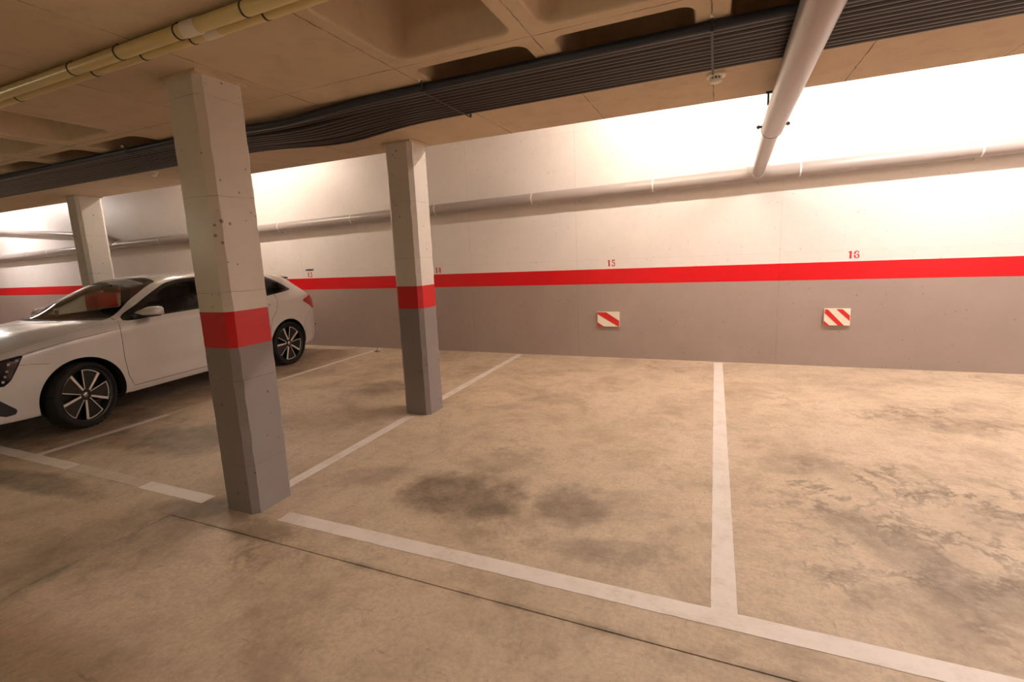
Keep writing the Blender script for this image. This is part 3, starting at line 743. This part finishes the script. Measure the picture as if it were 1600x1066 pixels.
car_part('hood', ['hood'], M['carpaint'], off=.002)
car_part('front_bumper', ['front_bumper'], M['carpaint']); car_part('rear_bumper', ['rear_bumper'], M['carpaint'])
fdoors = car_part('front_door', ['front_door'], M['carpaint'], merge=False); rdoors = car_part('rear_door', ['rear_door'], M['carpaint'], merge=False)
car_part('windscreen', ['windscreen'], M['glass']); car_part('wiper_cowl', ['cowl'], M['plastic_black']); car_part('rear_window', ['rear_window'], M['glass_dark'])
for nm, m in (('front_window', 'glass'), ('rear_door_window', 'glass_dark'), ('quarter_window', 'glass_dark'), ('window_surround', 'gloss_black'), ('tail_light', 'tail'), ('fog_vent', 'plastic_black')):
    car_part(nm, [nm], M[m], merge=False)
# inner lining
car_part('cabin_lining', ['body', 'front_door', 'rear_door', 'hood', 'window_surround', 'front_bumper', 'rear_bumper', 'cowl'], M['interior'], off=-.03, flip=True)
# headlights: lens over a dark bowl with a pale projector
for s in (1, -1):
    hl = car_part('headlight', ['headlight'], M['lens'], sides=(s,))[0]
    bowl = car_part('lamp_bowl', ['headlight'], M['gloss_black'], sides=(s,), off=-.025, parent=hl)[0]
    for (yy, zz, r, m) in ((-.66, .665, .042, 'lampglow'), (-.78, .655, .036, 'lampglow')):
        ii = int(np.argmin(abs(ys-yy))); jj = KS[3] + int(np.argmin(abs(G[ii, KS[3]:KS[6], 2]-zz))); p = G[ii, jj] - NN[ii, jj]*.022
        mb = MB().lathe([(r, -.012), (r, .004), (r*.8, .012), (.001, .016)], 20); q = Vector((NN[ii,jj,0], NN[ii,jj,1], NN[ii,jj,2])).to_track_quat('Z', 'Y').to_matrix().to_4x4()
        mb.xf(q); mb.v = [(float(s*(x+p[0])), float(y+p[1]), float(z+p[2])) for x, y, z in mb.v]; mb.build('projector', M[m], hl)
    for k, (yy, zz) in enumerate(((-.475, .785), (-.515, .745), (-.545, .700), (-.57, .655), (-.585, .612))):
        ii = int(np.argmin(abs(ys-yy))); jj = KS[3] + int(np.argmin(abs(G[ii, KS[3]:KS[6], 2]-zz))); p = G[ii, jj] - NN[ii, jj]*.018
        mb = MB().box(-.012, .012, -.006, .006, -.010, .010); mb.v = [(float(s*p[0]+x*.4), float(y*1.6+p[1]), float(z+p[2])) for x, y, z in mb.v]; mb.build('light_strip', M['chrome'], hl)
# nose cap: closing panel, grille, plate; tail cap
def cap(i, name, m):
    pts = [tuple(map(float, G[i,j])) for j in range(NTc)]; pr = [(-x, y, z) for x, y, z in pts[::-1]]
    loop = pts + pr; MB().add(loop, [tuple(range(len(loop)))]).build(name, m, car)
cap(0, 'nose_panel', M['carpaint']); cap(NYc-1, 'tail_panel', M['carpaint'])
gr = MB().prism([(-.42, .56), (.42, .56), (.47, .68), (-.47, .68)], 0, .012); gr.v = [(x, YN-.02+z, y) for x, y, z in gr.v]; g_ = gr.build('grille', M['gloss_black'], car)
for k in range(17):
    x = -.40 + k*.05; MB().box(x-.004, x+.004, YN-.026, YN-.006, .57, .67).build('grille_bar', M['chrome'], g_)
lg = MB().prism([(-.40, .36), (.40, .36), (.44, .48), (-.44, .48)], 0, .012); lg.v = [(x, YN-.012+z, y) for x, y, z in lg.v]; lg.build('lower_grille', M['plastic_black'], car)
MB().box(-.26, .26, YN-.028, YN-.018, .475, .585).build('number_plate', M['plate'], car); MB().box(-.26, .26, YT+.002, YT+.012, .60, .71).build('number_plate', M['plate'], car)
# rear details: spoiler, reflector, black lower bumper
sp = MB(); n = 14
for k in range(n+1):
    x = -.60 + 1.2*k/n; c = 1-(x/.62)**2; z0 = 1.318+.066*c; y0 = 3.00+.05*c
    sp.v += [(x, y0, z0), (x, y0+.17, z0-.012), (x, y0+.165, z0-.040), (x, y0+.03, z0-.02)]
for k in range(n):
    for q in range(4): sp.f.append((4*k+q, 4*k+(q+1) % 4, 4*k+4+(q+1) % 4, 4*k+4+q)); sp.sm.append(False)
sp.f += [(0,1,2,3), tuple(4*n+q for q in (3,2,1,0))]; sp.sm += [False]*2
sp.build('roof_spoiler', M['gloss_black'], car)
def on_side(y, z, lo=None):
    ii = int(np.clip(np.searchsorted(ys, y), 1, NYc-1)); best = None
    for i in (ii-1, ii):
        j = int(np.argmin(np.abs(G[i, KS[1]+1:KS[7], 2]-z) + .0)) + KS[1]+1; best = (i, j) if best is None or abs(G[i,j,1]-y) < abs(G[best][1]-y) else best
    i = best[0]; zz = G[i, KS[2]:KS[7]+1, 2]; xx = G[i, KS[2]:KS[7]+1, 0]; o = np.argsort(zz); return float(np.interp(z, zz[o], xx[o]))
M['gap'] = plain('panel_gap_shadow', (.03, .028, .026), .9)
def seam(pts, r=.0028, name='panel_gap'):
    P = []
    for (a, b), (c, d) in zip(pts[:-1], pts[1:]):
        n_ = max(1, int(math.hypot(c-a, d-b)/.03))
        P += [(a+(c-a)*k/n_, b+(d-b)*k/n_) for k in range(n_)]
    P.append(pts[-1])
    for s in (1, -1): MB().tube([(s*(on_side(y, z)-.0005), y, z) for y, z in P], r, 6).build(name, M['gap'], car)
seam(DF[:6] + [(1.0, .300), (1.58, .300)]); seam([(1.60, .31), (1.603, .6), (1.603, 1.03)]); seam([(1.62, .300), (2.31, .300), (2.37, .42), (2.40, .55), (2.45, .72), (2.56, .86), (2.60, .98), (2.60, 1.08)])
seam([(-.51, .735), (-.40, .728), (-.25, .700)], .0016); seam([(3.15, .40), (3.12, .56), (3.22, .70), (3.40, .785)], .002)
seam([(-.42, .822), (-.2, .858), (.0, .885), (.42, .925)], .0022)
for s in (1, -1):
    MB().box(s*(on_side(3.5, .52)-.01), s*(on_side(3.5, .52)+.004), 3.485, 3.52, .50, .525).build('reflector', M['tail'], car)
    # sills, handles, mirrors
    MB().add([(s*(on_side(y, z)+.004), y, z) for y in np.linspace(.42, 2.36, 24) for z in (.235, .262)], [((2*k, 2*k+2, 2*k+3, 2*k+1) if s > 0 else (2*k, 2*k+1, 2*k+3, 2*k+2)) for k in range(23)], True).build('sill_strip', M['carpaint'], car)
for s, fd, rd in ((1, fdoors[0], rdoors[0]), (-1, fdoors[1], rdoors[1])):
    for yy, zz, par in ((1.42, .905, fd), (2.36, .945, rd)):
        xx = on_side(yy, zz); MB().tube([(s*(xx-.01), yy-.10, zz), (s*(xx+.028), yy-.075, zz+.003), (s*(xx+.03), yy+.06, zz+.006), (s*(xx-.01), yy+.09, zz+.006)], [.008, .013, .013, .008], 10).build('door_handle', M['carpaint'], par)
    mir = MB()
    prof = [(.00, .60, .0), (.02, .605, .3), (.07, .615, .85), (.13, .63, 1.0), (.18, .655, .85), (.20, .685, .35)]
    rows = []
    for (dx, yf, k) in prof:
        hz = .022+.034*k; zc = 1.062+.006*k; yb = .765 + .02*(dx/.20)
        rows.append([(.835+dx, yf+.05*(1-k), zc-hz*.55), (.835+dx, yf, zc-hz*.1), (.835+dx, yf+.02, zc+hz*.62), (.835+dx, yf+.075, zc+hz), (.835+dx, yb, zc+hz*.9), (.835+dx, yb, zc-hz*.75), (.835+dx, yf+.10, zc-hz*.8)])
    vs = [(s*x, y, z) for r in rows for x, y, z in r]; fs = []
    for a in range(len(rows)-1):
        for q in range(7): fs.append((7*a+q, 7*a+(q+1) % 7, 7*a+7+(q+1) % 7, 7*a+7+q))
    fs += [tuple(range(7))[::-1], tuple(range(7*(len(rows)-1), 7*len(rows)))]
    if s > 0: fs = [f[::-1] for f in fs]
    mo = MB().add(vs, fs, True).build('door_mirror', M['carpaint'], car)
    bs = MB().box(.80, 1.01, .64, .765, 1.014, 1.034); bs.box(.79, .86, .58, .74, 1.005, 1.04)
    bs.v = [(s*x, y, z) for x, y, z in bs.v]; bs.build('mirror_base', M['plastic_black'], mo)
    gs = MB().box(.87, 1.02, .785, .790, 1.035, 1.10); gs.v = [(s*x, y, z) for x, y, z in gs.v]; gs.build('mirror_glass', M['chrome'], mo)
    # wheel arches
    for yc, r in ((0, .378), (WB, .372)):
        n = 26; vs = []; fs = []
        for k in range(n+1):
            a = math.radians(-20 + 220*k/n); yy, zz = yc+r*math.cos(a), .325+r*math.sin(a)
            vs += [(s*.42, yy, zz), (s*(on_side(min(max(yy, YN+.1), YT-.1), max(.24, zz))-.006), yy, zz)]
        fs = [(2*k, 2*k+1, 2*k+3, 2*k+2) for k in range(n)]
        mb = MB().add(vs, fs, True); mb.add([(s*.42, yc+r*math.cos(math.radians(-20+220*k/n)), .325+r*math.sin(math.radians(-20+220*k/n))) for k in range(n+1)], [tuple(range(n+1))])
        mb.build('wheel_arch_liner', M['plastic_black'], car)
# wheels
def wheel_meshes():
    R, rr = .325, .268
    ty = MB().lathe([(rr-.004, -.085), (rr+.02, -.098), (R-.045, -.106), (R-.012, -.098), (R, -.075), (R, .075), (R-.012, .098), (R-.045, .106), (rr+.02, .098), (rr-.004, .085)], 64)
    tg = MB()
    for k in range(40):
        for sz in (-1, 1):
            b = MB().box(R-.010, R+.0015, -.010, .010, .018, .088); b.xf(Matrix.Rotation(2*math.pi*(k+.25*sz)/40, 4, 'Z') @ Matrix.Scale(sz, 4, (0,0,1))); tg.add(b.v, b.f)
    rim = MB().lathe([(rr-.002, .088), (rr-.012, .086), (rr-.020, .070), (rr-.028, -.06), (rr-.028, -.08)], 48)
    rim.add([(math.cos(2*math.pi*k/48)*(rr-.028), math.sin(2*math.pi*k/48)*(rr-.028), .002) for k in range(48)], [tuple(range(48))])
    return ty, tg, rim
ty, tg, rimm = wheel_meshes()
def blade(a0, a1, r0, r1, z0, z1, n=6):   # sector plate
    poly = [(r0*math.cos(a0), r0*math.sin(a0))] + [(r1*math.cos(a0+(a1-a0)*k/n), r1*math.sin(a0+(a1-a0)*k/n)) for k in range(n+1)] + [(r0*math.cos(a1), r0*math.sin(a1))]
    return MB().prism(poly, z0, z1)
def bar(p, q, w0, w1, z0, z1):
    p, q = Vector(p), Vector(q); t = (q-p).normalized(); nn = Vector((-t.y, t.x))
    return MB().prism([tuple(p+nn*w0/2), tuple(p-nn*w0/2), tuple(q-nn*w1/2), tuple(q+nn*w1/2)], z0, z1)
WM = {}
def wheel(loc, yaw, s, spin):
    t = link('wheel', None, car); t.location = loc
    t.matrix_local = Matrix.Translation(loc) @ Matrix.Rotation(yaw, 4, 'Z') @ Matrix.Rotation(math.pi/2*s, 4, 'Y') @ Matrix.Rotation(spin, 4, 'Z')
    def part(name, mb, m):
        if name not in WM: WM[name] = mb.build(name, m, t); return WM[name]
        o = WM[name].copy(); COL.objects.link(o); o.parent = t; return o
    part('tyre', ty, M['rubber']); part('tread_blocks', tg, M['rubber']); part('rim_barrel', rimm, M['rim_black'])
    dk = MB(); al = MB(); R2 = .247
    for k in range(5):
        a = 2*math.pi*k/5; h1 = math.radians(21)
        dk.add(*(lambda b: (b.v, b.f))(blade(a-h1, a+h1, .050, R2-.004, .046, .062)))
        # bright machined edges: a broad one, a thin one and the arc
        def P(r, an): return (r*math.cos(an), r*math.sin(an))
        for b in (bar(P(.055, a-h1*1.2), P(R2, a-h1), .018, .026, .060, .070), bar(P(.055, a+h1*1.2), P(R2, a+h1), .007, .009, .060, .068)): al.add(b.v, b.f)
        for q in range(6):
            b = bar(P(R2-.003, a-h1+2*h1*q/6), P(R2-.003, a-h1+2*h1*(q+1)/6), .008, .008, .060, .068); al.add(b.v, b.f)
    dk.add(*(lambda b: (b.v, b.f))(MB().lathe([(.062, .03), (.062, .060), (.001, .060)], 24)))
    part('spoke_blades', dk, M['rim_black']); part('machined_edges', al, M['alloy'])
    part('hub_cap', MB().lathe([(.029, .058), (.029, .068), (.024, .073), (.001, .074)], 20), M['chrome'])
    part('brake_disc', MB().lathe([(.14, -.02), (.14, -.008), (.001, -.008)], 24), M['alloy'])
ST = math.radians(13)
wheel((.775, 0, .325), ST, 1, .25); wheel((.782, WB, .325), 0, 1, .05); wheel((-.775, 0, .325), ST, -1, .4); wheel((-.782, WB, .325), 0, -1, .7)
# cabin
def soft(b, name, m):
    o = b.build(name, m, car); bv = o.modifiers.new('bevel', 'BEVEL'); bv.width = .03; bv.segments = 3; return o
db = MB(); prof = [(.42, .80), (.42, .955), (.55, .985), (.85, .975), (.98, .93), (1.0, .80)]
vs = []
for x in (-.72, .72): vs += [(x, y, z) for y, z in prof]
db.add(vs, [(k, (k+1) % 6, 6+(k+1) % 6, 6+k) for k in range(6)] + [tuple(range(6))[::-1], tuple(range(6, 12))]); db.build('dashboard', M['interior'], car)
MB().box(-.74, .74, .45, 3.3, .26, .30).build('cabin_floor', M['interior'], car)
for x in (-.37, .37):
    soft(MB().box(x-.25, x+.25, 1.35, 1.90, .30, .58), 'front_seat_cushion', M['seat'])
    soft(MB().box(x-.24, x+.24, -.06, .08, 0, .62).xf(Matrix.Translation((0, 1.88, .52)) @ Matrix.Rotation(-.30, 4, 'X')), 'front_seat_back', M['seat'])
    soft(MB().box(x-.13, x+.13, 2.06, 2.15, 1.13, 1.30), 'headrest', M['seat'])
soft(MB().box(-.62, .62, 2.35, 2.85, .30, .60), 'rear_bench', M['seat']); soft(MB().box(-.62, .62, -.06, .08, 0, .55).xf(Matrix.Translation((0, 2.86, .55)) @ Matrix.Rotation(-.35, 4, 'X')), 'rear_bench_back', M['seat'])
sw = MB().tube([(.37+.18*math.cos(2*math.pi*k/24), 1.10+.18*math.sin(2*math.pi*k/24)*.42, .93+.18*math.sin(2*math.pi*k/24)*.90) for k in range(25)], .014, 8); sw.tube([(.37, 1.10, .93), (.37, .95, .88)], .03, 8); sw.box(.20, .54, 1.09, 1.11, .915, .945); sw.build('steering_wheel', M['interior'], car)
rm = soft(MB().box(-.12, .12, .93, .96, 1.27, 1.335), 'rear_view_mirror', M['plastic_black']); MB().tube([(0, .945, 1.33), (0, .955, 1.365)], .012, 6).build('mirror_stalk', M['plastic_black'], rm)
st = MB().box(-.30, -.23, .50, .505, 1.05, 1.13).build('windscreen_sticker', M['pad_white'], car)
